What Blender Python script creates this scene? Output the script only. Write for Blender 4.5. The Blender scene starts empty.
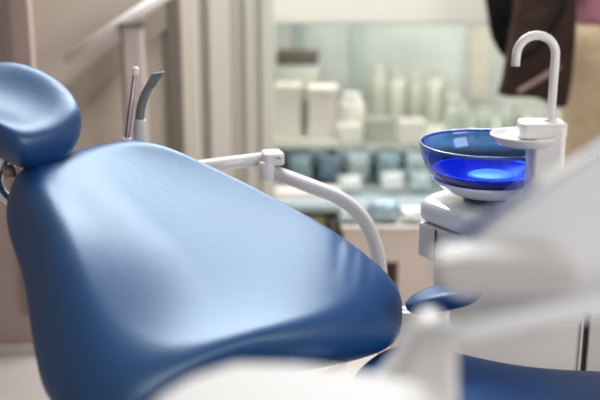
import bpy, bmesh, math, random
from mathutils import Vector, Matrix
random.seed(7)
PI = math.pi
S = bpy.context.scene
COL = S.collection
# ------------------------------------------------------------------ camera
CZ, PITCH, F = 1.35, math.radians(15.5), 1000.0
cp, sp = math.cos(PITCH), math.sin(PITCH)
cam = bpy.data.cameras.new('camera'); co = bpy.data.objects.new('camera', cam); COL.objects.link(co)
co.location = (0, 0, CZ); co.rotation_euler = (PI/2 - PITCH, 0, 0)
cam.lens = 60; cam.sensor_width = 36; cam.clip_start = .05
cam.dof.use_dof = True; cam.dof.focus_distance = 2.0; cam.dof.aperture_fstop = 1.7
S.camera = co
def P(px, py, Y):
    """world point seen at (px,py) at the horizontal distance Y"""
    a = (px-300)/F; b = (200-py)/F
    d = Vector((a, cp + b*sp, -sp + b*cp))
    return Vector((0, 0, CZ)) + d*(Y/d.y)
def PZ(px, py, z):
    a = (px-300)/F; b = (200-py)/F
    d = Vector((a, cp + b*sp, -sp + b*cp))
    return Vector((0, 0, CZ)) + d*((z-CZ)/d.z)

# ------------------------------------------------------------------ materials
def mat(name, col, rough=.5, metal=0, spec=.5, coat=0, bump=None, vary=None, emit=None, sheen=0, coatr=.1, trans=0):
    m = bpy.data.materials.new(name); m.use_nodes = True
    nt = m.node_tree; b = nt.nodes['Principled BSDF']
    b.inputs['Base Color'].default_value = (*col, 1)
    b.inputs['Roughness'].default_value = rough
    b.inputs['Metallic'].default_value = metal
    b.inputs['Specular IOR Level'].default_value = spec
    b.inputs['Coat Weight'].default_value = coat
    b.inputs['Coat Roughness'].default_value = coatr
    if sheen: b.inputs['Sheen Weight'].default_value = sheen
    if trans: b.inputs['Transmission Weight'].default_value = trans
    tc = nt.nodes.new('ShaderNodeTexCoord')
    if vary:   # (scale, amount, detail)
        n = nt.nodes.new('ShaderNodeTexNoise'); n.inputs['Scale'].default_value = vary[0]; n.inputs['Detail'].default_value = 4
        nt.links.new(tc.outputs['Object'], n.inputs['Vector'])
        r = nt.nodes.new('ShaderNodeValToRGB')
        k = vary[1]
        r.color_ramp.elements[0].position = .35; r.color_ramp.elements[1].position = .65
        r.color_ramp.elements[0].color = (*[c*(1-k) for c in col], 1)
        r.color_ramp.elements[1].color = (*[min(1, c*(1+k)) for c in col], 1)
        nt.links.new(n.outputs['Fac'], r.inputs['Fac']); nt.links.new(r.outputs['Color'], b.inputs['Base Color'])
    if bump:   # list of (scale, strength, distance)
        prev = None
        for sc, st, di in bump:
            n = nt.nodes.new('ShaderNodeTexNoise'); n.inputs['Scale'].default_value = sc; n.inputs['Detail'].default_value = 5
            nt.links.new(tc.outputs['Object'], n.inputs['Vector'])
            bp = nt.nodes.new('ShaderNodeBump'); bp.inputs['Strength'].default_value = st; bp.inputs['Distance'].default_value = di
            nt.links.new(n.outputs['Fac'], bp.inputs['Height'])
            if prev: nt.links.new(prev.outputs['Normal'], bp.inputs['Normal'])
            prev = bp
        nt.links.new(prev.outputs['Normal'], b.inputs['Normal'])
    if emit:
        b.inputs['Emission Color'].default_value = (*emit[0], 1); b.inputs['Emission Strength'].default_value = emit[1]
    return m
def glassmat(name, tint, refl=.06, rough=.01):
    m = bpy.data.materials.new(name); m.use_nodes = True; nt = m.node_tree; nt.nodes.clear()
    o = nt.nodes.new('ShaderNodeOutputMaterial'); t = nt.nodes.new('ShaderNodeBsdfTransparent')
    t.inputs['Color'].default_value = (*tint, 1)
    g = nt.nodes.new('ShaderNodeBsdfGlossy'); g.inputs['Roughness'].default_value = rough
    f = nt.nodes.new('ShaderNodeFresnel'); f.inputs['IOR'].default_value = 1.5
    ge = nt.nodes.new('ShaderNodeNewGeometry'); mr = nt.nodes.new('ShaderNodeMapRange')
    mr.inputs['To Min'].default_value = 1.5; mr.inputs['To Max'].default_value = 1/1.5
    nt.links.new(ge.outputs['Backfacing'], mr.inputs['Value']); nt.links.new(mr.outputs[0], f.inputs['IOR'])
    mx = nt.nodes.new('ShaderNodeMixShader')
    nt.links.new(f.outputs[0], mx.inputs[0]); nt.links.new(t.outputs[0], mx.inputs[1]); nt.links.new(g.outputs[0], mx.inputs[2])
    nt.links.new(mx.outputs[0], o.inputs['Surface'])
    return m

LEATHER = mat('blue_leather', (.003, .046, .175), rough=.42, spec=.95, coat=.15, coatr=.38, sheen=0,
              bump=[(420, .30, .0007), (70, .2, .002)], vary=(6, .06))
LEATHER.node_tree.nodes['Principled BSDF'].inputs['Specular Tint'].default_value = (.62, .85, 1, 1)
LEATHER.node_tree.nodes['Principled BSDF'].inputs['Coat Tint'].default_value = (.85, .95, 1, 1)
SEAM = mat('dark_blue_stitching', (.01, .03, .1), rough=.6)
WHITE = mat('white_enamel', (.72, .705, .70), rough=.3, coat=.3, bump=[(30, .03, .001)])
WHITE2 = mat('white_plastic_warm', (.80, .77, .76), rough=.38)
PANEL = mat('light_grey_panel', (.74, .73, .72), rough=.45, bump=[(200, .03, .0005)])
GREY = mat('grey_rubber', (.17, .17, .18), rough=.5, bump=[(90, .1, .001)])
LGREY = mat('light_grey_plastic', (.55, .55, .56), rough=.4)
DARK = mat('dark_gap', (.02, .02, .025), rough=.7)
METAL = mat('chrome', (.7, .7, .72), rough=.22, metal=1)
CERAM = mat('white_ceramic', (.88, .89, .92), rough=.15, coat=.6)
GLASSB = glassmat('cobalt_glass', (.36, .58, .965))
COBALT = mat('cobalt_glaze', (.004, .012, .72), rough=.3, coat=.3, coatr=.03)
BLUECAP = mat('pale_blue_cap', (.80, .92, 1), rough=.3, coat=.3)
BLUEEDGE = mat('violet_blue_edge', (.035, .04, .20), rough=.5)

# ------------------------------------------------------------------ mesh helpers
def link(name, me, m, parent=None):
    o = bpy.data.objects.new(name, me); COL.objects.link(o)
    if m: me.materials.append(m)
    if parent: o.parent = parent
    return o
def obj(name, bm, m, parent=None, smooth=True, sub=0, bev=0, seg=3, off=None):
    me = bpy.data.meshes.new(name); bmesh.ops.recalc_face_normals(bm, faces=bm.faces[:])
    if parent is not None:   # geometry is made in world space
        bmesh.ops.translate(bm, verts=bm.verts[:], vec=-parent_world(parent))
    bm.to_mesh(me); bm.free()
    o = link(name, me, m, parent)
    if smooth:
        for p in me.polygons: p.use_smooth = True
    if bev:
        b = o.modifiers.new('b', 'BEVEL'); b.width = bev; b.segments = seg; b.limit_method = 'ANGLE'; b.angle_limit = .6
        w = o.modifiers.new('w', 'WEIGHTED_NORMAL'); w.keep_sharp = True
    if sub:
        s = o.modifiers.new('s', 'SUBSURF'); s.levels = sub; s.render_levels = sub
    return o
def parent_world(o):
    v = Vector((0, 0, 0))
    while o: v += o.location; o = o.parent
    return v
def tag(o, label, cat, group=None, kind=None):
    o['label'] = label; o['category'] = cat
    if group: o['group'] = group
    if kind: o['kind'] = kind
    return o
def empty(name, loc, label, cat, group=None):
    o = bpy.data.objects.new(name, None); COL.objects.link(o); o.location = loc; o.empty_display_size = .05
    return tag(o, label, cat, group)
def struct(o): o['kind'] = 'structure'; return o
def BM(): return bmesh.new()
def box(bm, x0, x1, y0, y1, z0, z1, rot=0, c=None):
    r = bmesh.ops.create_cube(bm, size=1)['verts']
    for v in r: v.co = Vector(((x0+x1)/2 + v.co.x*(x1-x0), (y0+y1)/2 + v.co.y*(y1-y0), (z0+z1)/2 + v.co.z*(z1-z0)))
    if rot:
        cc = Vector(c) if c else Vector(((x0+x1)/2, (y0+y1)/2, (z0+z1)/2))
        bmesh.ops.rotate(bm, verts=r, cent=cc, matrix=Matrix.Rotation(rot, 3, 'Z'))
    return r
def prism(bm, pts, z0, z1):
    lo = [bm.verts.new((p[0], p[1], z0)) for p in pts]; hi = [bm.verts.new((p[0], p[1], z1)) for p in pts]
    n = len(pts); bm.faces.new(lo[::-1]); bm.faces.new(hi)
    for i in range(n): bm.faces.new((lo[i], lo[(i+1) % n], hi[(i+1) % n], hi[i]))
def lathe(bm, prof, c=(0, 0, 0), n=48, caps=True, axis=None):
    """prof: (radius, height) list; optional axis direction"""
    q = Vector((0, 0, 1)).rotation_difference(Vector(axis).normalized()) if axis is not None else None
    rings = []
    for r, h in prof:
        ring = []
        for i in range(n):
            a = 2*PI*i/n; v = Vector((r*math.cos(a), r*math.sin(a), h))
            if q: v = q @ v
            ring.append(bm.verts.new(v + Vector(c)))
        rings.append(ring)
    for a, b in zip(rings, rings[1:]):
        for i in range(n): bm.faces.new((a[i], a[(i+1) % n], b[(i+1) % n], b[i]))
    if caps:
        bm.faces.new(rings[0][::-1]); bm.faces.new(rings[-1])
def tube(bm, pts, rad, n=20, caps=True):
    pts = [Vector(p) for p in pts]; rads = rad if isinstance(rad, (list, tuple)) else [rad]*len(pts)
    rings = []; ref = None
    for i, p in enumerate(pts):
        t = (pts[min(i+1, len(pts)-1)] - pts[max(i-1, 0)]).normalized()
        if ref is None:
            ref = Vector((0, 0, 1)) if abs(t.z) < .9 else Vector((1, 0, 0))
        u = (ref - t*ref.dot(t)).normalized(); ref = u; w = t.cross(u)
        rings.append([bm.verts.new(p + (u*math.cos(2*PI*k/n) + w*math.sin(2*PI*k/n))*rads[i]) for k in range(n)])
    for a, b in zip(rings, rings[1:]):
        for k in range(n): bm.faces.new((a[k], a[(k+1) % n], b[(k+1) % n], b[k]))
    if caps: bm.faces.new(rings[0][::-1]); bm.faces.new(rings[-1])
def spline(ctrl, k=10, closed=False):
    """Catmull-Rom through tuples"""
    c = [Vector(p) for p in ctrl]; n = len(c); out = []
    rng = range(n) if closed else range(n-1)
    for i in rng:
        if closed: a, b, d, e = c[(i-1) % n], c[i], c[(i+1) % n], c[(i+2) % n]
        else: a, b, d, e = c[max(i-1, 0)], c[i], c[i+1], c[min(i+2, n-1)]
        for j in range(k):
            t = j/k
            out.append(.5*((2*b) + (d-a)*t + (2*a-5*b+4*d-e)*t*t + (3*b-a-3*d+e)*t**3))
    if not closed: out.append(c[-1])
    return out
def fillet(pts, rad, k=8):
    pts = [Vector(p) for p in pts]; out = [pts[0]]
    for i in range(1, len(pts)-1):
        a, b, c = pts[i-1], pts[i], pts[i+1]
        r = rad[i-1] if isinstance(rad, (list, tuple)) else rad
        p0 = b + (a-b).normalized()*r; p1 = b + (c-b).normalized()*r
        for j in range(k+1):
            t = j/k; out.append(p0*(1-t)**2 + b*2*t*(1-t) + p1*t*t)
    out.append(pts[-1]); return out

def cushion(outline, H_front, H_back, normal, center=None, power=4.0, rings=22, dish=None, k=6):
    """a stuffed pad: outline is a closed 3-D loop; front bulges along normal, back against it"""
    O = spline(outline, k, True); N = len(O)
    nrm = Vector(normal).normalized()
    cen = center or sum(O, Vector())/N
    bm = BM()
    KM = N//2
    cs = []
    for kk in range(KM+1):
        A = Vector(); B = Vector()
        for i, p in enumerate(O):
            w = 2*PI*kk*i/N; A += p*math.cos(w); B += p*math.sin(w)
        f = (1 if kk in (0, KM) and (kk == 0 or N % 2 == 0) else 2)/N
        cs.append((A*f, B*f))
    tab = [(math.cos(2*PI*i/N), math.sin(2*PI*i/N)) for i in range(N)]
    def fill(r, i):
        q = Vector()
        for kk in range(KM+1):
            rk = r**kk
            if rk < 1e-5: break
            c_, s_ = tab[(kk*i) % N]
            q += (cs[kk][0]*c_ + cs[kk][1]*s_)*rk
        return q
    def surf(sgn, H):
        rs = []
        for j in range(rings):
            a = (j/(rings-1))*PI/2
            r = math.sin(a)                                  # dense near the rim
            ring = []
            for i in range(N):
                h = power(i/N, r, H, sgn) if callable(power) else H*(1-r**power)**.5
                q = fill(r, i) + nrm*(h*sgn)
                if dish and sgn > 0: q += nrm*dish(q, r)
                ring.append(q)
            rs.append(ring)
        return rs
    fr = surf(1, H_front); bk = surf(-1, H_back)
    def mk(rs, last=None):
        cv = bm.verts.new(rs[0][0]); V = []
        for j in range(1, rings):
            V.append(last if (j == rings-1 and last) else [bm.verts.new(q) for q in rs[j]])
        for i in range(N): bm.faces.new((cv, V[0][i], V[0][(i+1) % N]))
        for a, b in zip(V, V[1:]):
            for i in range(N): bm.faces.new((a[i], b[i], b[(i+1) % N], a[(i+1) % N]))
        return V[-1]
    rim = mk(fr); mk(bk, rim)
    return bm, O

# ================================================================== SETTING
FLOORM = mat('pale_floor', (.47, .42, .395), rough=.35, vary=(3, .04))
WALLM = mat('greige_wall', (.56, .50, .43), rough=.8, bump=[(60, .05, .002)])
PINKW = mat('dusty_pink_wall', (.42, .32, .29), rough=.7, bump=[(60, .05, .002)])
PINKD = mat('dusty_mauve_edge', (.25, .19, .18), rough=.6)
TAUPE = mat('taupe_dark_profile', (.17, .145, .12), rough=.6)
CREAM = mat('cream_profile', (.60, .56, .51), rough=.6)
CREAMG = mat('pale_green_cream_profile', (.56, .56, .49), rough=.6)
TAN = mat('tan_profile', (.45, .41, .36), rough=.6)
SOFF = mat('pale_soffit', (.62, .62, .56), rough=.6)
CELADON = mat('celadon_back_panel', (.46, .475, .455), rough=.6, vary=(2.2, .12))
CELADOND = mat('deeper_celadon_strip', (.31, .37, .34), rough=.6)
BEIGE = mat('beige_pink_cabinet', (.58, .49, .44), rough=.5)

bm = BM(); box(bm, -3.2, 3.2, -.6, 6.2, -.06, 0); struct(obj('floor', bm, FLOORM, smooth=False))
bm = BM(); box(bm, -3.2, 3.2, 6.0, 6.1, 0, 2.9); struct(obj('wall_back', bm, SOFF, smooth=False))
bm = BM(); box(bm, -3.3, -3.2, -.6, 6.1, 0, 2.9); struct(obj('wall_left', bm, WALLM, smooth=False))
bm = BM(); box(bm, 3.2, 3.3, -.6, 6.1, 0, 2.9); struct(obj('wall_right', bm, WALLM, smooth=False))
def px_x(px, py, Y): return P(px, py, Y).x
# dusty pink pier at the far left, standing at 3.0 m
xa = px_x(32, 60, 3.0); bm = BM(); box(bm, -3.19, xa, 3.0, 3.05, 0, 2.6)
struct(obj('wall_pier', bm, PINKW, smooth=False, bev=.006))
x1 = px_x(5, 60, 3.0); bm = BM(); box(bm, x1, x1+.028, 2.984, 3.0, .14, 2.6); struct(obj('trim_1', bm, PINKD, smooth=False))
bm = BM(); box(bm, -3.19, xa+.006, 2.985, 2.9995, 0, .035); struct(obj('baseboard_pier', bm, CREAM, smooth=False))
# greige partition
bm = BM(); box(bm, xa-.5, px_x(184, 80, 3.6), 3.6, 3.7, 0, 2.6); struct(obj('wall_partition', bm, WALLM, smooth=False))
def strip(n, a, b, Y, m, depth=.05, z1=2.6):
    bm = BM(); box(bm, px_x(a, 80, Y), px_x(b, 80, Y), Y-depth, Y, 0, z1)
    struct(obj(n, bm, m, smooth=False, bev=.006))
strip('trim_2', 168, 183, 3.6, TAUPE, .03)
strip('trim_3', 183, 200, 3.78, CREAM, .06)
strip('trim_4', 200, 211, 3.82, TAN, .02)
strip('trim_5', 211, 231, 3.82, CREAM, .06)
strip('trim_6', 231, 246, 3.84, TAN, .03)
strip('trim_7', 246, 262, 3.84, CREAMG, .05)
strip('trim_8', 262, 275, 3.84, CREAMG, .08)
# shade of the rail on the partition, built as a sloping darker band
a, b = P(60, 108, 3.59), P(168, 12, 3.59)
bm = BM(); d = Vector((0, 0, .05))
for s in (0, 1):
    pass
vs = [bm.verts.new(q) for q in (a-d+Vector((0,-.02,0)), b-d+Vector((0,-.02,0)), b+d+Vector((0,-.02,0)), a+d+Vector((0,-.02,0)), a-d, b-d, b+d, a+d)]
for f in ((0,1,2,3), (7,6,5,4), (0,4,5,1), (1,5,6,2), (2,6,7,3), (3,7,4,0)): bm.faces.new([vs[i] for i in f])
struct(obj('rail_shade_band', bm, mat('shadow_taupe_band', (.34, .30, .245), rough=.8), smooth=False))
# handrail on a post
rr = empty('handrail', (P(133, 28, 3.4).x, 3.4, 0), 'pale metal handrail slanting up to the right on a square post, beige wall behind', 'handrail')
bm = BM(); tube(bm, [P(66, 60, 3.4), P(200, -28, 3.4)], .021, 16); obj('rail', bm, mat('pale_metal', (.80, .76, .75), rough=.35), rr)
POSTM = mat('mauve_white_post', (.55, .47, .46), rough=.4)
xx = P(133, 28, 3.4).x
bm = BM(); box(bm, xx-.034, xx+.034, 3.37, 3.43, 0, P(133, 26, 3.4).z); obj('post', bm, POSTM, rr, smooth=False, bev=.008)
bm = BM(); box(bm, xx-.039, xx-.030, 3.362, 3.44, .01, P(133, 26, 3.4).z+.005); box(bm, xx-.042, xx+.04, 3.36, 3.44, P(133, 26, 3.4).z, P(133, 26, 3.4).z+.012); obj('post_cap', bm, TAUPE, rr, smooth=False)
bm = BM(); tube(bm, [(xx, 3.4, P(133, 26, 3.4).z), P(133, 17, 3.4)], .009, 10); obj('bracket', bm, METAL, rr)

# ================================================================== SHOP DISPLAY (background)
DY = 4.6
shelfz = P(350, 140, 4.3).z
dc = empty('display_cabinet', (.35, 4.6, 0), 'pale wide display cabinet with celadon back behind the dental chair, goods on its shelves', 'cabinet')
X0, X1 = px_x(268, 80, 4.1), px_x(640, 80, 4.1)
bm = BM(); box(bm, X0, X1+.1, 4.95, 5.0, .1, 1.7); obj('back_panel', bm, CELADON, dc, smooth=False)
bm = BM(); box(bm, X0-.06, X1+.1, 4.10, 4.95, P(380, 24, 4.1).z, P(380, 24, 4.1).z+.30); obj('canopy', bm, SOFF, dc, smooth=False, bev=.01)
for a, b, in ((352, 366), (296, 306), (470, 492)):
    bm = BM(); box(bm, px_x(a, 60, 4.9), px_x(b, 60, 4.9), 4.925, 4.949, .5, 1.5); obj('upright', bm, CELADOND if a != 470 else TAN, dc, smooth=False)
bm = BM(); box(bm, X0, X1+.1, 4.25, 4.949, shelfz-.03, shelfz); obj('shelf', bm, SOFF, dc, smooth=False, bev=.004)
lz = P(310, 204, 4.02).z
bm = BM(); box(bm, X0, X1+.1, 4.02, 4.949, lz-.035, lz); obj('shelf', bm, mat('blue_grey_shelf', (.36, .43, .45), rough=.5), dc, smooth=False, bev=.005)
bz = P(385, 228, 4.05).z
bm = BM(); box(bm, px_x(345, 250, 4.08), X1+.1, 4.08, 4.90, .02, lz-.06)
obj('base_cupboard', bm, BEIGE, dc, smooth=False, bev=.01)
lc = empty('low_cupboard', (.7, 3.46, 0), 'low beige cupboard standing before the display, seen between white pipe and spittoon unit', 'cupboard')
lcz = P(385, 227, 3.4).z; LX0, LX1 = px_x(344, 250, 3.4), px_x(640, 250, 3.4)
NX0, NX1, NZ = px_x(377, 275, 3.4), px_x(398, 275, 3.4), P(388, 262, 3.4).z
bm = BM(); box(bm, LX0, NX0, 3.40, 3.52, .0005, lcz-.012); box(bm, NX1, LX1, 3.40, 3.52, .0005, lcz-.012); box(bm, NX0, NX1, 3.40, 3.52, NZ, lcz-.012); obj('body', bm, BEIGE, lc, smooth=False)
bm = BM(); box(bm, LX0-.01, LX1, 3.39, 3.525, lcz-.012, lcz); obj('worktop', bm, mat('greige_top', (.42, .38, .35), rough=.6), lc, smooth=False, bev=.003)
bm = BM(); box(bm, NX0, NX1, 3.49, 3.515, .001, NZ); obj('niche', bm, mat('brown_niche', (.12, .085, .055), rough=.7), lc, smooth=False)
bm = BM(); box(bm, X0, px_x(345, 250, 4.5), 4.55, 4.90, .02, lz-.06); obj('rear_panel', bm, mat('dim_cream', (.42, .38, .33), rough=.7), dc, smooth=False)
for X in (X0-.05, X1+.1):
    bm = BM(); box(bm, X, X+.05, 4.1, 5.0, 0, 1.7); obj('side_panel', bm, SOFF, dc, smooth=False, bev=.005)
bm = BM(); box(bm, X0, X1+.1, 4.105, 4.11, shelfz+.002, P(380, 24, 4.1).z); obj('glass_pane', bm, glassmat('pale_green_glass', (.95, .97, .96)), dc, smooth=False)

def on_shelf(px, Y, z): return Vector((P(px, 120, Y).x, Y, z))
PK = 'cartons and jars on the upper shelf of the display'
def carton(px, top, w, Y, m, label, lidm=None, dep=.12, base=None, kind='carton', group=PK):
    z = shelfz if base is None else base
    t = P(px, top, Y); wm = w/F*math.hypot(Y, .5)*1.03
    e = empty(kind, (t.x, Y, z), label, 'carton' if kind == 'carton' else kind, group)
    bm = BM(); box(bm, t.x-wm/2, t.x+wm/2, Y-dep/2, Y+dep/2, z+.0005, t.z-.006); obj('body', bm, m, e, smooth=False, bev=.005)
    bm = BM(); box(bm, t.x-wm/2-.002, t.x+wm/2+.002, Y-dep/2-.002, Y+dep/2+.002, t.z-.02, t.z); obj('flap', bm, lidm or m, e, smooth=False, bev=.004)
    return e
def jar(px, top, w, Y, m, label, lidm, base=None, glass=False, group=None):
    z = shelfz if base is None else base
    t = P(px, top, Y); r = w/F*math.hypot(Y, .5)*1.03/2; h = t.z - z
    e = empty('jar', (t.x, Y, z), label, 'jar', group)
    bm = BM(); lathe(bm, [(r*.9, .0005), (r, .01), (r, h*.72), (r*.8, h*.83), (r*.62, h*.86)], (t.x, Y, z), 24); obj('body', bm, m, e)
    bm = BM(); lathe(bm, [(r*.68, h*.85), (r*.70, h*.86), (r*.70, h*.99), (r*.66, h)], (t.x, Y, z), 24); obj('lid', bm, lidm, e)
    return e
PALEPINK = mat('rosy_white_card', (.90, .82, .79), rough=.6)
OFFW = mat('off_white_card', (.86, .81, .75), rough=.6)
SAGE = mat('sage_grey_plastic', (.33, .33, .28), rough=.6)
SAGE2 = mat('sage_pale_plastic', (.42, .42, .36), rough=.6)
OLIVE = mat('olive_card', (.26, .24, .12), rough=.6)
BRN = mat('brown_tin', (.045, .033, .02), rough=.5)
MINT = mat('mint_clear_plastic', (.62, .66, .60), rough=.2, coat=.5)
# little raised riser for the tin
tt = P(298, 66, 4.6)
e = empty('shelf_riser', (tt.x, 4.6, shelfz), 'pale grey-green riser block under the dark brown tin', 'riser')
bm = BM(); box(bm, tt.x-.10, tt.x+.09, 4.52, 4.70, shelfz+.0005, tt.z); obj('body', bm, SAGE2, e, smooth=False, bev=.004)
bm = BM(); box(bm, tt.x-.105, tt.x+.095, 4.515, 4.705, tt.z, tt.z+.008); obj('top', bm, CELADON, e, smooth=False)
e = empty('tin', (tt.x, 4.6, tt.z+.008), 'low dark brown tin lying at the top left of the display', 'tin')
tz = tt.z+.0085
bm = BM(); box(bm, tt.x-.098, tt.x+.092, 4.54, 4.66, tz, P(298, 53, 4.6).z); obj('body', bm, BRN, e, smooth=False, bev=.012)
bm = BM(); box(bm, tt.x-.101, tt.x+.095, 4.537, 4.663, P(298, 57, 4.6).z, P(298, 51, 4.6).z); obj('lid', bm, BRN, e, smooth=False, bev=.01)
carton(288, 84, 25, 4.42, OFFW, 'off-white upright carton at the left end of the upper shelf')
carton(322, 86, 27, 4.42, PALEPINK, 'tall rosy-white carton just right of the off-white one, left half of shelf')
jar(352, 93, 25, 4.40, PALEPINK, 'small rosy-white jar beside the tall rosy carton', WHITE2)
G2 = 'grey-green bottles at the back of the upper shelf'
for i, (px, top, w) in enumerate(((378, 66, 18), (397, 70, 18), (416, 74, 18), (435, 70, 16), (452, 82, 18))):
    jar(px, top, w, 4.7, (SAGE, SAGE2, SAGE, SAGE2, SAGE)[i],
        ('leftmost sage-grey bottle in the row at the back of the shelf', 'second sage-grey bottle from the left in the back row',
         'middle sage-grey bottle of the five in the back row', 'second sage-grey bottle from the right in the back row, above the bowl',
         'shortest sage-grey bottle, right end of the back row')[i], SAGE, group=G2)
for i, (px, top, w) in enumerate(((380, 118, 30), (412, 120, 26), (350, 124, 22))):
    carton(px, top, w, 4.295, (SAGE2, OFFW, OFFW)[i], ('low sage carton lying in front of the grey-green bottles', 'low off-white carton nearest the rim of the blue bowl',
      'low off-white carton in front of the small rosy jar')[i], dep=.08)
for i, (px, top, w) in enumerate(((458, 100, 24), (484, 108, 20), (512, 104, 22), (540, 112, 20))):
    jar(px, top, w, 4.35, MINT, ('shiny mint-green jar left of the spout, above the bowl', 'small mint-green jar between two bigger ones behind the bowl rim',
       'mint-green jar straight below the spout opening', 'mint-green jar behind the spout pipe')[i], MINT, group='mint jars behind the bowl')
# blue-grey packets on the lower shelf
TEALS = [mat('blue_grey_film_a', (.30, .42, .48), rough=.25, coat=.4, bump=[(25, .9, .02)]),
         mat('blue_grey_film_b', (.50, .60, .63), rough=.25, coat=.4, bump=[(25, .9, .02)]),
         mat('blue_grey_film_c', (.17, .26, .33), rough=.25, coat=.4, bump=[(25, .9, .02)]),
         mat('white_film', (.80, .83, .83), rough=.3, coat=.4, bump=[(25, .9, .02)])]
def packet(px, py, Y, w, h, m, label, rot=0, lean=.25, lz=lz, group='blue-grey packets on the lower display shelf'):
    c = P(px, py, Y); c.z = max(c.z, lz + h*.5+.002)
    bm = BM(); n = 10; V = {}
    for s in (1, -1):
        for i in range(n+1):
            for j in range(n+1):
                if s == -1 and (i in (0, n) or j in (0, n)): V[(s, i, j)] = V[(1, i, j)]; continue
                u, v = i/n*2-1, j/n*2-1
                t = .028*((1-u**4)*(1-v**4))**.5*s*(1+.4*random.uniform(-1, 1))
                q = Vector((u*w/2, t, v*h/2)); q.rotate(Matrix.Rotation(rot, 3, 'Y')); q.rotate(Matrix.Rotation(-lean, 3, 'X'))
                V[(s, i, j)] = bm.verts.new(q+c)
    for s in (1, -1):
        for i in range(n):
            for j in range(n): bm.faces.new((V[(s, i, j)], V[(s, i+1, j)], V[(s, i+1, j+1)], V[(s, i, j+1)]))
    zmin = min(v.co.z for v in bm.verts)
    bmesh.ops.translate(bm, verts=bm.verts[:], vec=(-c.x, -c.y, -c.z + 0))
    o = obj('packet', bm, m, None, sub=1); o.location = (c.x, c.y, c.z + (lz+.001-zmin if zmin < lz+.02 else 0))
    return tag(o, label, 'packet', group)
pk = [(290, 150, 4.52, 2, 'dark slate packet at the left end of the lower shelf', .14), (318, 152, 4.52, 0, 'slate-blue packet leaning at the back, under the rosy carton', .13),
      (346, 152, 4.52, 1, 'pale blue-grey packet at the back, under the small rosy jar', .14), (374, 150, 4.52, 1, 'pale blue-grey packet standing above the bend of the white pipe', .14),
      (402, 150, 4.52, 0, 'slate-blue packet at the back, just left of the bowl', .14), (430, 152, 4.52, 0, 'slate-blue packet at the back, hidden partly by the bowl', .14),
      (300, 175, 4.38, 0, 'slate-blue packet just right of the pipe clamp', .10), (330, 176, 4.38, 2, 'dark slate packet in the middle of the front row', .10),
      (358, 178, 4.38, 1, 'pale packet in the front row above the pipe bend', .11), (388, 178, 4.38, 0, 'slate-blue packet in the front row right of the pipe bend', .11),
      (416, 178, 4.38, 1, 'pale packet in the front row beside the bowl', .11),
      (350, 198, 4.2, 3, 'small white film packet lying at the shelf front, above the pipe', .06), (392, 208, 4.2, 3, 'white film packet at the shelf front right of the pipe bend', .07),
      (420, 200, 4.2, 1, 'pale packet at the shelf front by the bowl base', .07)]
for px, py, Y, mi, lab, h in pk:
    packet(px, py, Y, .110, h*1.3, TEALS[mi], lab, random.uniform(-.12, .12), .15)
t = P(305, 188, 4.14)
e = empty('carton', (t.x, 4.14, lz), 'long low cream carton at the left front of the lower shelf, behind the pipe clamp', 'carton')
bm = BM(); box(bm, px_x(272, 190, 4.1), px_x(338, 190, 4.1), 4.09, 4.19, lz+.0005, t.z-.012); obj('body', bm, OFFW, e, smooth=False, bev=.004)
bm = BM(); box(bm, px_x(271, 190, 4.1), px_x(339, 190, 4.1), 4.087, 4.193, t.z-.012, t.z); obj('lid', bm, PALEPINK, e, smooth=False, bev=.004)
# boxes below the shelf
for px, w, m, lab in ((292, 28, OLIVE, 'olive-brown box standing below the display shelf, leftmost'),
                      (315, 18, mat('straw_card', (.42, .36, .16), rough=.6), 'straw-yellow box below the display shelf'),
                      (333, 12, mat('dark_card', (.12, .12, .10), rough=.6), 'narrow dark box right of the straw-yellow box')):
    t = P(px, 211, 4.2); wm = w/F*4.1
    e = empty('storage_box', (t.x, 4.2, 0), lab, 'box')
    bm = BM(); box(bm, t.x-wm/2, t.x+wm/2, 4.1, 4.4, .0005, t.z-.03); obj('body', bm, m, e, smooth=False, bev=.006)
    bm = BM(); box(bm, t.x-wm/2-.003, t.x+wm/2+.003, 4.097, 4.403, t.z-.03, t.z); obj('lid', bm, m, e, smooth=False, bev=.004)

for px, w, h, mi, lab in ((352, .10, .06, 1, 'pale packet on the low beige cupboard, behind the bend of the white pipe'), (384, .11, .085, 0, 'slate-blue packet upright on the low beige cupboard right of the pipe bend'),
                      (412, .09, .06, 3, 'white film packet on the low beige cupboard beside the spittoon unit')):
    packet(px, 214, 3.46, w, h, TEALS[mi], lab, 0, .12, lcz, 'packets on top of the low beige cupboard')
# ================================================================== DENTAL CHAIR
ch = empty('dental_chair', (.15, 1.75, 0), 'reclined blue leather dental chair filling the foreground, headrest at the left', 'dental chair')
back = [(40,172,1.86),(62,166,1.93),(98,157,1.99),(130,154,2.02),(165,165,2.03),(203,184,2.03),(255,208,2.02),(322,244,2.0),(368,273,1.97),(394,294,1.93),(401,314,1.88),
        (394,342,1.80),(352,356,1.70),(300,362,1.62),(240,368,1.55),(180,392,1.46),(125,425,1.39),(80,422,1.39),(48,393,1.44),(35,350,1.50),(28,300,1.57),(21,262,1.64),(9,228,1.71),(7,202,1.77),(17,180,1.81)]
bo = [P(*q) for q in back]
nrm = Vector((.30, -.36, .88)).normalized()
cen = sum(bo, Vector())/len(bo)
def dish(q, r):
    # long shallow lumbar hollow and a couple of pull folds near the waist
    px = q.x; d = 0
    d += .016*math.exp(-((q.x-.10)/.12)**2)*(1-r**3)*1.0
    d -= .012*math.exp(-((q.x+.22)/.22)**2)*(1-r**4)
    for k, x0 in enumerate((.085, .115, .145)):
        d -= .0035*math.exp(-((q.x-x0-.12*(q.y-1.95))/.009)**2)*max(0, min(1, (r-.3)/.3))*max(0, min(1, (.97-r)/.12))*max(0, min(1, (q.y-1.76)/.14))
    return d
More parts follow.
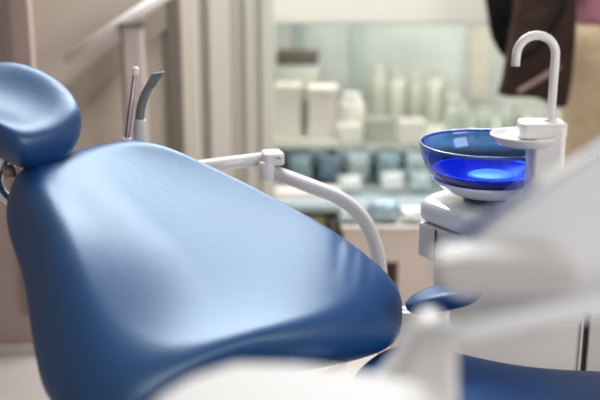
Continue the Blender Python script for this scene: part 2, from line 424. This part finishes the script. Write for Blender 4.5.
def bpow(t, r, H, sgn):
    # crisp roll on the far edge, deep broad bolster at the shoulder end
    i = t*len(bo)
    def bump(c, w):
        d = min(abs(i-c), len(bo)-abs(i-c))
        return .5+.5*math.cos(PI*d/w) if d < w else 0
    wf, wl = bump(4.5, 5.5), bump(20.0, 6.0)
    a = .24 - .12*wf + .06*wl
    k = min(1, r/.75); k = k*k*(3-2*k)
    h = H + (.055*wl*k if sgn > 0 else 0)
    return h if r < 1-a else h*max(0, 1-((r-1+a)/a)**2)**.5
bm, O = cushion(bo, .070, .060, nrm, cen, power=bpow, rings=48, dish=dish, k=7)
backrest = obj('backrest', bm, LEATHER, ch, sub=1)
# moulded shell behind the backrest
sh = [cen + (p-cen)*.80 - nrm*.060 for p in O[::4]]
bm, _ = cushion(sh, .016, .028, nrm, None, power=5, rings=8, k=2)
obj('back_shell', bm, WHITE2, ch, sub=0)
# headrest : pad + its support
hd = [(-62,112,1.86),(-45,88,1.93),(-10,73,1.98),(22,74,1.99),(55,87,1.97),(77,108,1.92),(81,126,1.87),(68,145,1.82),(42,155,1.77),(17,154,1.74),(-8,138,1.76),(-42,124,1.81)]
ho = [P(*q) for q in hd]; hn = Vector((.10, -.42, .90)).normalized()
hc = sum(ho, Vector())/len(ho)
def hdish(q, r): return -.026*(1-r**2.0)
bm, HO = cushion(ho, .055, .055, hn, hc, power=7.0, rings=28, dish=hdish, k=8)
hr = obj('headrest', bm, LEATHER, ch, sub=1)
# stitched seam round the headrest underside
bm = BM(); ring = [hc + (p-hc)*.94 - hn*.026 for p in HO]
tube(bm, ring + [ring[0]], .0012, 6, False); obj('seam', bm, SEAM, hr)
# support bars from the shell to the headrest
bm = BM(); tube(bm, fillet([hc - hn*.03, P(-10, 165, 1.84) - hn*.05, P(22, 195, 1.86) - hn*.05, P(60, 230, 1.86)-nrm*.05], .03), .012, 14)
obj('headrest_support', bm, METAL, ch)
bm = BM(); c = P(10, 172, 1.83); lathe(bm, [(.010, -.012), (.014, -.008), (.014, .008), (.010, .012)], c, 20, True, (1, .2, .1)); obj('hinge_knob', bm, mat('rosy_metal', (.35, .25, .24), rough=.35, metal=.5), ch)

# seat
st = [(352,384,1.66),(362,368,1.72),(384,353,1.79),(408,348,1.83),(436,354,1.83),(462,364,1.82),(500,375,1.79),(545,378,1.78),(600,378,1.78),(700,380,1.78),(860,392,1.76),
      (900,430,1.62),(860,490,1.42),(700,520,1.33),(560,515,1.33),(450,500,1.34),(380,470,1.40),(352,425,1.52)]
so = [P(*q) for q in st]
bm, SO = cushion(so, .030, .07, Vector((.02, -.05, 1)), None, power=5, rings=22, k=6)
seat = obj('seat', bm, LEATHER, ch, sub=1)
# arm pad on the far side
ap = [(405,305,1.77),(413,298,1.79),(432,290,1.81),(455,285,1.82),(474,285,1.81),(484,290,1.77),(474,297,1.73),(455,300,1.72),(430,304,1.73),(413,309,1.74)]
ao = [P(*q) for q in ap]
bm, _ = cushion(ao, .016, .024, Vector((-.08, 0, 1)), None, power=4, rings=10, k=5)
arm = obj('armrest', bm, LEATHER, ch, sub=1)
ac = sum(ao, Vector())/len(ao)
bm = BM(); tube(bm, fillet([ac-Vector((0, 0, .012)), ac-Vector((0, 0, .16)), Vector((ac.x-.02, 1.78, ac.z-.2))], .03), .013, 12); obj('armrest_bracket', bm, WHITE2, ch)
# frame and base under the seat
bx0 = P(330, 368, 1.66)
bm = BM(); prism(bm, [(bx0.x-.02, 1.52), (.72, 1.44), (.78, 1.70), (.14, 1.74), (bx0.x-.03, 1.68)], bx0.z-.20, bx0.z-.14); obj('seat_frame', bm, mat('warm_white_frame', (.80, .72, .66), rough=.4), ch, smooth=False, bev=.012)
bm = BM(); w = [P(312, 374, 1.62), P(349, 361, 1.66), P(352, 378, 1.60), P(330, 392, 1.56)]
v1 = [bm.verts.new(q) for q in w]; v2 = [bm.verts.new(q+Vector((-.02, .06, -.06))) for q in w]
bm.faces.new(v1); bm.faces.new(v2[::-1])
for i in range(4): bm.faces.new((v1[i], v2[i], v2[(i+1) % 4], v1[(i+1) % 4]))
obj('hinge_cover', bm, mat('warm_white_cover', (.82, .74, .68), rough=.4), ch, smooth=False, bev=.004)
bm = BM(); box(bm, .16, .42, 1.50, 1.68, .07, bx0.z-.19); obj('column', bm, WHITE2, ch, smooth=False, bev=.03)
bm = BM(); prism(bm, [(-.12, 1.46), (.0, 1.42), (.70, 1.42), (.80, 1.5), (.80, 1.68), (.70, 1.76), (0, 1.76), (-.12, 1.70)], .0005, .075); obj('base_plate', bm, LGREY, ch, smooth=False, bev=.02)

# ================================================================== SPITTOON UNIT
su = empty('spittoon_unit', (.45, 2.0, 0), 'white dental spittoon unit with blue glass bowl and hooked water spout', 'dental unit')
BCX, BCY, BR, RZ = .381, 1.98, .1375, .921
TZ = .802
poly = [(.245, 1.992), (.275, 1.945), (.315, 1.885), (.40, 1.80), (.50, 1.74), (.66, 1.74), (.66, 2.2), (.37, 2.15), (.268, 2.035)]
pc = Vector((sum(p[0] for p in poly)/9, sum(p[1] for p in poly)/9))
def sc(poly, k): return [((p[0]-pc.x)*k+pc.x, (p[1]-pc.y)*k+pc.y) for p in poly]
bm = BM(); prism(bm, poly, .752, TZ); top = obj('top_cover', bm, CERAM, su, smooth=False, bev=.018, seg=4)
bm = BM(); prism(bm, sc(poly, .99), .677, .7505); obj('housing', bm, WHITE, su, smooth=False, bev=.005)
bm = BM(); box(bm, .2745, .2765, 1.940, 1.946, .68, .748); obj('seam_line', bm, DARK, su, smooth=False)
ltz0 = P(420, 311, 2.06).z
bm = BM(); prism(bm, [(.285, 2.03), (.33, 1.99), (.60, 1.98), (.60, 2.15), (.33, 2.15)], ltz0+.0005, .677); obj('column', bm, WHITE, su, smooth=False, bev=.01)
# lower cabinet with door and the dark gap at its right
lx0, lx1 = px_x(392, 330, 2.06), px_x(581, 340, 2.06)
ltz = P(420, 311, 2.06).z
bm = BM(); box(bm, lx0, .42, 2.075, 2.095, .02, ltz-.001); box(bm, .40, lx1+.30, 2.0751, 2.12, .02, ltz); box(bm, .42, lx1+.2999, 2.10, 2.46, .021, ltz-.0005); obj('cabinet_body', bm, PANEL, su, smooth=False, bev=.004)
bm = BM(); box(bm, lx0+.001, lx1, 2.058, 2.0745, .05, ltz-.004); dr = obj('cabinet_door', bm, PANEL, su, smooth=False, bev=.003)
bm = BM(); box(bm, lx1-.0035, lx1+.001, 2.052, 2.058, .05, ltz-.005); obj('door_edge', bm, WHITE, dr, smooth=False)
bm = BM(); box(bm, lx1+.001, lx1+.016, 2.068, 2.0745, .05, ltz-.004); obj('shadow_gap', bm, DARK, su, smooth=False)
bm = BM(); box(bm, lx1+.017, lx1+.29, 2.060, 2.0745, .05, ltz-.004); obj('side_door', bm, mat('grey_green_panel', (.60, .60, .58), rough=.45), su, smooth=False, bev=.003)
# bowl
def arc(n, r, d, t0, t1): return [(r*math.sin(t0+(t1-t0)*i/n), -d*math.cos(t0+(t1-t0)*i/n)) for i in range(n+1)]
D = .108
outer = arc(24, BR, D, .42, PI/2); inner = [(r-.004 if r > .02 else r, h) for r, h in arc(24, BR-.0035, D-.006, .30, PI/2)][::-1]
outer = [(r, h) for r, h in outer]
bm = BM(); prof = outer + [(BR+.0012, .002), (BR-.001, .0048), (BR-.005, .003)] + inner
lathe(bm, prof, (BCX, BCY, RZ-.003), 96, caps=False)
bowl = obj('glass_bowl', bm, GLASSB, su)
bm = BM(); RR = BR-.002
lathe(bm, [(BR-.0065, -.001), (BR-.003, .0035), (BR+.001, .004), (BR+.003, .001), (BR+.001, -.003)], (BCX, BCY, RZ-.002), 96, False); obj('bowl_rim', bm, mat('deep_blue_rim', (.03, .10, .40), rough=.06, coat=1, coatr=.02), bowl)
# coloured glazed basin inside the lower half, standing in the white saucer
zb = RZ-.003
def inn(t): return ((BR-.0095)*math.sin(t), zb-(D-.011)*math.cos(t))
ip = [(.001, zb-D+.012)] + [inn(t) for t in [.25+i*(1.02-.25)/14 for i in range(15)]]
bm = BM(); lathe(bm, [(r, h) for r, h in ip], (BCX, BCY, 0), 80, False)
me_o = obj('basin', bm, COBALT, bowl); so_ = me_o.modifiers.new('sol', 'SOLIDIFY'); so_.thickness = .0015; so_.offset = -1
def outr(t): return ((BR+.0012)*math.sin(t), zb-(D+.0012)*math.cos(t))
op = [outr(t) for t in [.34+i*(.90-.34)/12 for i in range(13)]]
bm = BM(); lathe(bm, [(op[0][0]*.4, op[0][1]-.004)] + [(op[0][0]*.95, op[0][1]-.005)] + [(r+.004, h-.003) for r, h in op] + [(r, h) for r, h in op[::-1]] + [(op[0][0]*.4, op[0][1]+.002)], (BCX, BCY, 0), 80, False)
obj('bowl_saucer', bm, CERAM, su)
bm = BM(); lathe(bm, [(.030, TZ-.002), (.044, TZ), (.046, TZ+.003), (.040, TZ+.006), (.034, op[0][1]-.003)], (BCX, BCY, 0), 48); obj('bowl_foot', bm, mat('steel_blue_foot', (.12, .15, .22), rough=.3, metal=.6), su)
# drain cover inside
dz = zb-D+.012
bm = BM(); lathe(bm, [(.020, dz), (.022, dz+.024), (.046, dz+.028), (.047, dz+.032), (.040, dz+.0355), (.012, dz+.037)], (BCX+.008, BCY, 0), 48); obj('drain_cover', bm, BLUECAP, bowl)
# spout column and cup shelf
cx0 = P(546.5, 125, 1.83)
ztop = P(551, 123, 1.80).z
colp = [(cx0.x-.030, 1.79), (cx0.x+.022, 1.78), (cx0.x+.030, 1.80), (cx0.x+.030, 1.85), (cx0.x-.022, 1.865), (cx0.x-.032, 1.845)]
bm = BM(); prism(bm, colp, TZ-.004, ztop-.004); obj('spout_column', bm, WHITE2, su, smooth=False, bev=.007, seg=4)
# raised collar stepping left of the pipe
bm = BM(); prism(bm, [(cx0.x-.056, 1.805), (cx0.x-.045, 1.79), (cx0.x+.026, 1.784), (cx0.x+.032, 1.80), (cx0.x+.030, 1.85), (cx0.x-.03, 1.86), (cx0.x-.052, 1.85)], ztop-.030, ztop); obj('column_collar', bm, WHITE, su, smooth=False, bev=.006, seg=4)
cc = P(526, 136, 1.80); sz = cc.z
bm = BM(); lathe(bm, [(.036, -.020), (.050, -.0165), (.0615, -.003), (.063, .0), (.062, .0015), (.058, -.001), (.042, -.007), (.004, -.008)], (cc.x, 1.815, sz), 56); obj('cup_shelf', bm, WHITE, su)
bm = BM(); e0 = P(550.5, 121, 1.82); r = .0355
pl = [(e0.x, 1.82, ztop-.01), (e0.x+.001, 1.82, P(555, 55, 1.82).z)]
zc = P(555, 55, 1.82).z; cxx = e0.x + .001 - r
for i in range(1, 17):
    a = PI*i/16; pl.append((cxx + r*math.cos(a), 1.82, zc + r*math.sin(a)))
pl.append((cxx - r - .001, 1.82, P(516, 66, 1.82).z))
tube(bm, pl, .0080, 28); spt = obj('water_spout', bm, WHITE2, su)
p_ = pl[-1]; bm = BM(); lathe(bm, [(.0052, -.0006), (.0052, .004)], (p_[0], p_[1], p_[2]), 20); obj('spout_opening', bm, DARK, spt)
bm = BM(); lathe(bm, [(.012, 0), (.0115, .004), (.0085, .006)], (e0.x, 1.82, ztop-.001), 24); obj('spout_ring', bm, WHITE, su)

# ================================================================== PIPE ARM
pa = empty('instrument_arm', P(378, 300, 2.16), 'bent white tubular arm with a clamp, rising behind the chair back', 'support arm')
PR = .0165
bm = BM(); tube(bm, [P(150, 176, 2.20), P(185, 168.5, 2.20), P(266, 158.5, 2.20)], .0150, 24); obj('upper_tube', bm, WHITE, pa)
low = fillet([P(268, 170, 2.19), P(363, 206, 2.17), P(380.5, 262, 2.16), P(380, 330, 2.16), Vector((.19, 2.17, .40)), Vector((.26, 2.20, .34))], [.085, .04, .06, .03], 10)
bm = BM(); tube(bm, low, .0162, 24); obj('lower_tube', bm, WHITE2, pa)
cl = P(272, 161, 2.19)
bm = BM(); box(bm, cl.x-.022, cl.x+.024, cl.y-.022, cl.y+.03, cl.z-.008, cl.z+.022, rot=.25); obj('clamp', bm, WHITE2, pa, smooth=False, bev=.007)
bm = BM(); q = P(267, 172, 2.18); lathe(bm, [(.013, -.018), (.017, -.013), (.018, .02), (.016, .024)], q, 28); obj('clamp_collar', bm, WHITE2, pa)
bm = BM(); q = P(280, 157.5, 2.165); lathe(bm, [(.0035, -.004), (.0035, .003)], q, 14, True, (0, -1, 0)); obj('clamp_screw', bm, LGREY, pa)
bm = BM(); q = P(217, 178, 2.20); lathe(bm, [(.004, -.009), (.0065, -.008), (.0065, .012), (.004, .02)], q, 18); obj('hose_peg', bm, mat('lilac_white_peg', (.72, .66, .76), rough=.4), pa)
# holder at the end of the arm
hq = P(134, 146, 2.16)
bm = BM(); box(bm, hq.x-.03, hq.x+.045, 2.13, 2.20, hq.z-.05, hq.z-.016); obj('holder', bm, WHITE, pa, smooth=False, bev=.008)
bm = BM(); a0 = P(126.8, 137.5, 2.12); lathe(bm, [(.007, -.045), (.010, -.03), (.010, -.002), (.008, 0)], a0, 20); obj('socket', bm, WHITE2, pa)
# feet of the arm reach the unit cabinet (hidden)
# suction handpiece
q0 = P(140, 143, 2.13)
sn = empty('suction_handpiece', q0, 'suction handpiece with curved grey tip in a light grey sleeve', 'suction tip')
bm = BM(); tube(bm, [P(140, 165, 2.13), P(140, 141, 2.13), P(140, 120.5, 2.13), P(140, 119, 2.13)], [.0165, .0155, .0125, .0115], 24); obj('sleeve', bm, LGREY, sn)
bm = BM(); pts = spline([P(139.5, 121, 2.13), P(141, 108, 2.13), P(145, 95, 2.13), P(150.3, 85, 2.13), P(152.5, 81, 2.13)], 5)
n = len(pts); tube(bm, pts, [.0102-.0018*i/n for i in range(n)], 24)
obj('tip', bm, GREY, sn)
bm = BM(); sv = [P(147.6, 84, 2.125), P(150, 76.5, 2.125), P(152.6, 73.2, 2.125), P(164.6, 71.6, 2.125), P(163.4, 75, 2.125), P(158, 82, 2.125), P(154.5, 88, 2.125)]
a_ = [bm.verts.new(v+Vector((0, -.007, 0))) for v in sv]; b_ = [bm.verts.new(v+Vector((0, .014, 0))) for v in sv]
bm.faces.new(a_); bm.faces.new(b_[::-1])
for i in range(7): bm.faces.new((a_[i], b_[i], b_[(i+1) % 7], a_[(i+1) % 7]))
obj('bevelled_mouth', bm, GREY, sn, bev=.003)
# saliva ejector
q0 = P(127, 139, 2.12)
se = empty('saliva_ejector', q0, 'thin clear saliva ejector straw with a white tip, standing beside the suction handpiece', 'saliva ejector')
A, B = P(127, 137.3, 2.12), P(135, 75, 2.12)
bm = BM(); tube(bm, [A, B], .0058, 16); obj('straw', bm, mat('smoky_clear_plastic', (.32, .27, .27), rough=.2, coat=.5), se)
dirv = (B-A).normalized(); side = Vector((1, 0, 0))
bm = BM(); tube(bm, [A+side*.001+Vector((0, -.0055, 0)), B+side*.001+Vector((0, -.0055, 0))], .0012, 8); obj('wire', bm, mat('white_wire', (.8, .78, .78), rough=.4), se)
bm = BM(); tube(bm, [A-side*.0028+Vector((0, -.0045, 0)), B-side*.0028+Vector((0, -.0045, 0))], .0010, 8); obj('lining', bm, mat('maroon_line', (.16, .05, .06), rough=.4), se)
bm = BM(); lathe(bm, [(.0062, 0), (.0074, .002), (.0075, .013), (.007, .0155), (.0042, .0185), (.002, .019)], B-dirv*.001, 20, True, dirv); obj('cap', bm, mat('ivory_cap', (.84, .78, .70), rough=.4), se)

# ================================================================== FOREGROUND DELIVERY UNIT
du = empty('delivery_unit', (.9, .95, 0), 'blurred white instrument delivery unit with tray and slanted console, closest to the camera', 'delivery unit')
def slab(name, pts, Y, depth, m, bev, parent, shift=(0, 0, 0)):
    bm = BM(); a = [bm.verts.new(P(x, y, Y)) for x, y in pts]
    d = Vector((0, depth, 0)) + Vector(shift)
    b = [bm.verts.new(v.co + d) for v in a]
    bm.faces.new(a); bm.faces.new(b[::-1]); n = len(a)
    for i in range(n): bm.faces.new((a[i], b[i], b[(i+1) % n], a[(i+1) % n]))
    return obj(name, bm, m, parent, smooth=False, bev=bev, seg=5)
slab('console', [(436, 268), (446, 254), (500, 216), (560, 172), (620, 132), (700, 100), (720, 290), (600, 298), (456, 300), (440, 288)], .92, .07, CERAM, .010, du, (.012, 0, -.012))
slab('console_edge', [(432, 262), (460, 236), (500, 206), (536, 179), (539, 184), (503, 212), (462, 244), (436, 268)], .915, .012, BLUEEDGE, .002, du)
slab('console_grip', [(432, 276), (440, 262), (470, 256), (560, 258), (584, 266), (585, 284), (560, 292), (450, 294)], .86, .05, bpy.data.materials['tray_enamel'] if 'tray_enamel' in bpy.data.materials else mat('tray_enamel', (.62, .60, .59), rough=.5), .012, du)
bm = BM(); tube(bm, [P(424, 336, .85), P(470, 332, .85), P(600, 304, .85), P(900, 240, .96)], .0115, 20); obj('arm', bm, CERAM, du)
bm = BM(); q = P(427, 327, .91); lathe(bm, [(.008, -.02), (.013, -.016), (.013, .014), (.010, .018)], q, 28, True, (0, -1, 0)); obj('joint', bm, CERAM, du)
slab('post', [(420, 326), (446, 322), (455, 340), (459, 352), (460, 420), (362, 420), (382, 388), (402, 362)], .88, .05, WHITE2, .012, du)
bm = BM(); slv = [PZ(150, 398, .955), PZ(186, 376, .955), PZ(232, 361, .955), PZ(300, 362, .955), PZ(380, 372, .955), PZ(430, 384, .955), PZ(462, 402, .955)]
poly_t = [(v.x, v.y) for v in slv] + [(.10, .60), (.06, .52), (-.08, .52), (-.12, .60)]
prism(bm, poly_t, .925, .957); tray = obj('tray', bm, bpy.data.materials['tray_enamel'], du, smooth=False, bev=.012, seg=4)
bm = BM(); tube(bm, [P(900, 240, .96), P(900, 240, .96)+Vector((.02, 0, -.2)), Vector((.66, .98, .05))], .025, 20); obj('stand', bm, WHITE2, du)
bm = BM(); lathe(bm, [(.22, .001), (.22, .03), (.18, .05), (.03, .06)], (.66, .98, 0), 40); obj('stand_base', bm, LGREY, du)
bm = BM(); q = P(594, 281, .99); lathe(bm, [(.010, -.004), (.012, 0), (.010, .012)], q, 20, True, (0, -1, 0)); obj('knob', bm, mat('brown_knob', (.10, .06, .05), rough=.6), du)

# ================================================================== PERSON with bag
def skin(name, joints, edges, m, root=0, sub=2):
    me = bpy.data.meshes.new(name); me.from_pydata([j[:3] for j in joints], edges, []); me.update()
    o = bpy.data.objects.new(name, me); COL.objects.link(o)
    sk = o.modifiers.new('skin', 'SKIN'); sk.use_smooth_shade = True
    if not me.skin_vertices: bpy.context.view_layer.objects.active = o
    if not me.skin_vertices:
        try: me.attributes.new('x', 'FLOAT', 'POINT')
        except Exception: pass
    lay = me.skin_vertices[0].data
    for i, j in enumerate(joints):
        r = j[3]; lay[i].radius = r if isinstance(r, tuple) else (r, r); lay[i].use_root = (i == root)
    if sub:
        s = o.modifiers.new('s', 'SUBSURF'); s.levels = sub; s.render_levels = sub
    me.materials.append(m); return o
PX, PY = P(611, 60, 3.85).x, 3.85
SKINM = mat('skin', (.62, .40, .31), rough=.5)
PANTS = mat('beige_cotton', (.44, .335, .215), rough=.85, bump=[(14, .7, .03), (300, .2, .001)])
PINK = mat('pink_knit', (.36, .14, .20), rough=.85, bump=[(12, .5, .02), (260, .2, .001)])
HAIR = mat('brown_hair', (.06, .035, .02), rough=.5)
SHOE = mat('dark_shoe_leather', (.04, .03, .03), rough=.4)
pj = [(0, 0, .96, (.13, .10)), (0, 0, 1.12, (.125, .09)), (0, 0, 1.30, (.15, .10)), (0, 0, 1.42, (.11, .08)), (0, -.005, 1.49, .048), (0, -.02, 1.56, (.07, .085)), (0, -.02, 1.64, (.078, .095)), (0, -.01, 1.70, (.05, .06)),
      (.16, 0, 1.39, .052), (.21, .01, 1.12, .040), (.22, -.03, .90, .030), (.225, -.05, .83, .028),
      (-.16, 0, 1.39, .052), (-.24, .05, 1.14, .040), (-.21, -.10, 1.20, .031), (-.19, -.12, 1.26, .028),
      (.085, 0, .86, .090), (.09, -.01, .50, .058), (.095, .02, .10, .038), (.10, -.10, .035, .032),
      (-.085, 0, .86, .090), (-.09, -.01, .50, .058), (-.095, .02, .10, .038), (-.10, -.10, .035, .032)]
pe = [(0,1),(1,2),(2,3),(3,4),(4,5),(5,6),(6,7),(2,8),(8,9),(9,10),(10,11),(2,12),(12,13),(13,14),(14,15),(0,16),(16,17),(17,18),(18,19),(0,20),(20,21),(21,22),(22,23)]
body = skin('person', pj, pe, SKINM)
body.location = (PX, PY, 0)
tag(body, 'person in pink top and beige trousers at the upper right, carrying a brown bag', 'person')
def worn(o): o.parent = body; return o
trj = [(0, 0, 1.04, (.176, .128)), (0, 0, .90, (.170, .135)), (.09, 0, .80, .100), (.092, -.01, .48, .082), (.096, .015, .12, .068), (-.09, 0, .80, .100), (-.092, -.01, .48, .082), (-.096, .015, .12, .068)]
worn(skin('trousers', trj, [(0,1),(1,2),(2,3),(3,4),(1,5),(5,6),(6,7)], PANTS))
tpj = [(0, 0, .915, (.200, .146)), (0, 0, 1.12, (.150, .115)), (0, 0, 1.30, (.168, .118)), (0, 0, 1.42, (.12, .09)), (.165, 0, 1.38, .066), (.215, .01, 1.10, .054), (.222, -.03, .92, .042), (-.165, 0, 1.38, .066), (-.245, .05, 1.13, .054), (-.215, -.09, 1.19, .044)]
worn(skin('pink_top', tpj, [(0,1),(1,2),(2,3),(2,4),(4,5),(5,6),(2,7),(7,8),(8,9)], PINK))
bm = BM(); lathe(bm, [(.03, 1.44), (.085, 1.50), (.100, 1.58), (.105, 1.66), (.085, 1.73), (.03, 1.765)], (0, .012, 0), 24)
h_ = obj('hair', bm, HAIR, None, sub=1); worn(h_)
for s in (1, -1):
    hx = .226 if s == 1 else -.187; hy = -.055 if s == 1 else -.13; hz = .82 if s == 1 else 1.28
    fj = [(hx, hy, hz, .03), (hx, hy-.01, hz-.05*s, (.034, .018))]; fe = [(0, 1)]
    for k, L in enumerate((.062, .07, .066, .052)):
        b0 = len(fj); ox = (k-1.5)*.017
        fj += [(hx+ox, hy-.012, hz-.075*s, .009), (hx+ox, hy-.020, hz-(.075+L*.5)*s, .0085), (hx+ox, hy-.006, hz-(.075+L*.8)*s, .0075)]
        fe += [(1, b0), (b0, b0+1), (b0+1, b0+2)]
    b0 = len(fj); fj += [(hx-.032*s, hy-.02, hz-.035*s, .0105), (hx-.042*s, hy-.03, hz-.065*s, .009)]; fe += [(0, b0), (b0, b0+1)]
    worn(skin('hand', fj, fe, SKINM, sub=1))
for s in (1, -1):
    bm = BM(); lathe(bm, [(.03, .0005), (.05, .008), (.052, .035), (.044, .07), (.03, .085)], (0, 0, 0), 24)
    for v in bm.verts: v.co.y = v.co.y*2.3 - .045; v.co.x += s*.098
    worn(obj('shoe', bm, SHOE, None, sub=1))
for s in (1, -1):
    bm = BM(); lathe(bm, [(.004, -.004), (.008, 0), (.004, .004)], (s*.03, -.108, 1.615), 12, True, (0, -1, 0)); worn(obj('eye', bm, DARK, None))
bm = BM(); lathe(bm, [(.004, .0), (.011, .006), (.008, .03), (.003, .045)], (0, -.115, 1.575), 12); worn(obj('nose', bm, SKINM, None))
bm = BM(); tube(bm, [(-.022, -.103, 1.548), (0, -.110, 1.545), (.022, -.103, 1.548)], .004, 8); worn(obj('mouth', bm, mat('lips', (.5, .2, .18), rough=.5), None))
# bag
BAG = mat('brown_leather', (.026, .011, .007), rough=.6, spec=.25, bump=[(9, .8, .04), (200, .2, .001)])
BAGD = mat('dark_brown_leather', (.010, .005, .004), rough=.8, spec=.15)
bt = [P(524, -45, 3.66), P(568, -45, 3.66), P(576, 20, 3.66), P(570, 90, 3.66), P(562, 108, 3.66), P(535, 98, 3.66), P(500, 95, 3.66), P(502, 78, 3.66), P(512, 20, 3.66)]
bm, _ = cushion(bt, .05, .05, Vector((0, -1, .05)), None, power=5, rings=14, k=4)
cb = sum(bt, Vector())/len(bt)
bg = empty('shoulder_bag', cb, 'large brown leather shoulder bag carried beside the beige trousers', 'bag')
for v in bm.verts: pass
obj('body', bm, BAG, bg)
bm = BM(); tube(bm, [P(514, 60, 3.60), P(535, 48, 3.60), P(560, 10, 3.60), P(566, -40, 3.62)], .018, 12); obj('flap_edge', bm, BAGD, bg)
bm = BM(); tube(bm, spline([P(518, 92, 3.595), P(532, 84, 3.59), P(548, 74, 3.59), P(560, 66, 3.595)], 4), .009, 12); obj('tassel', bm, mat('mauve_strap', (.20, .12, .115), rough=.4), bg)
bm = BM(); tube(bm, spline([P(530, -40, 3.68), P(545, -90, 3.68), Vector((PX-.17, 3.79, 1.47)), Vector((PX-.17, 3.89, 1.46)), P(560, -60, 3.72)], 6), .012, 10); obj('strap', bm, BAGD, bg)
jt = [P(482, -60, 3.78), P(530, -60, 3.78), P(560, 10, 3.78), P(556, 60, 3.78), P(530, 66, 3.78), P(508, 60, 3.78), P(495, 45, 3.78), P(488, 20, 3.78)]
BLK = mat('black_cloth', (.006, .006, .007), rough=.9, spec=.1, bump=[(10, .7, .03)])
bm, _ = cushion(jt, .035, .03, Vector((0, -1, 0)), None, power=4, rings=12, k=4)
e = obj('jacket', bm, BLK, None)
tag(e, 'black jacket bundled behind the brown shoulder bag', 'jacket')

# ================================================================== LIGHT
W = bpy.data.worlds.new('world'); S.world = W; W.use_nodes = True
bgn = W.node_tree.nodes['Background']; bgn.inputs[0].default_value = (1, .98, .955, 1); bgn.inputs[1].default_value = .31
def area(name, loc, target, size, power, col=(1, 1, 1), sy=None):
    l = bpy.data.lights.new(name, 'AREA'); l.energy = power; l.size = size; l.color = col
    if sy: l.shape = 'RECTANGLE'; l.size_y = sy
    o = bpy.data.objects.new(name, l); COL.objects.link(o); o.location = loc
    o.rotation_euler = (Vector(target)-Vector(loc)).to_track_quat('-Z', 'Y').to_euler(); return o
area('ceiling_light', (-.05, 3.75, 2.7), (-.2, 1.9, .8), 2.1, 115, (.97, .99, 1))
area('ceiling_light', (-.9, 3.9, 2.75), (-.2, 1.9, .8), 1.0, 22, (.97, .99, 1))
area('front_fill', (2.2, .1, 1.7), (.5, 1.8, .8), 1.3, 32, (1, .98, .96))  # added fill from the right front for console and unit, no window there
area('display_fill', (.9, 4.35, P(380, 24, 4.1).z-.01), (.9, 4.75, .75), 1.9, 13, (1, .99, .95), .08)  # added fill under the canopy to brighten the goods, not a fitted lamp
area('shelf_fill', (.75, 4.29, shelfz-.035), (.75, 4.42, .5), 1.6, 1.2, (1, 1, 1), .04)  # second added fill, brightens the packets below the upper shelf
area('ceiling_light', (.5, 3.1, 2.78), (.6, 4.7, 1.0), 1.5, 36, (1, .99, .94), .5)
S.view_settings.view_transform = 'Standard'; S.view_settings.look = 'None'
S.view_settings.gamma = 1; S.view_settings.use_curve_mapping = False
S.view_settings.exposure = .27
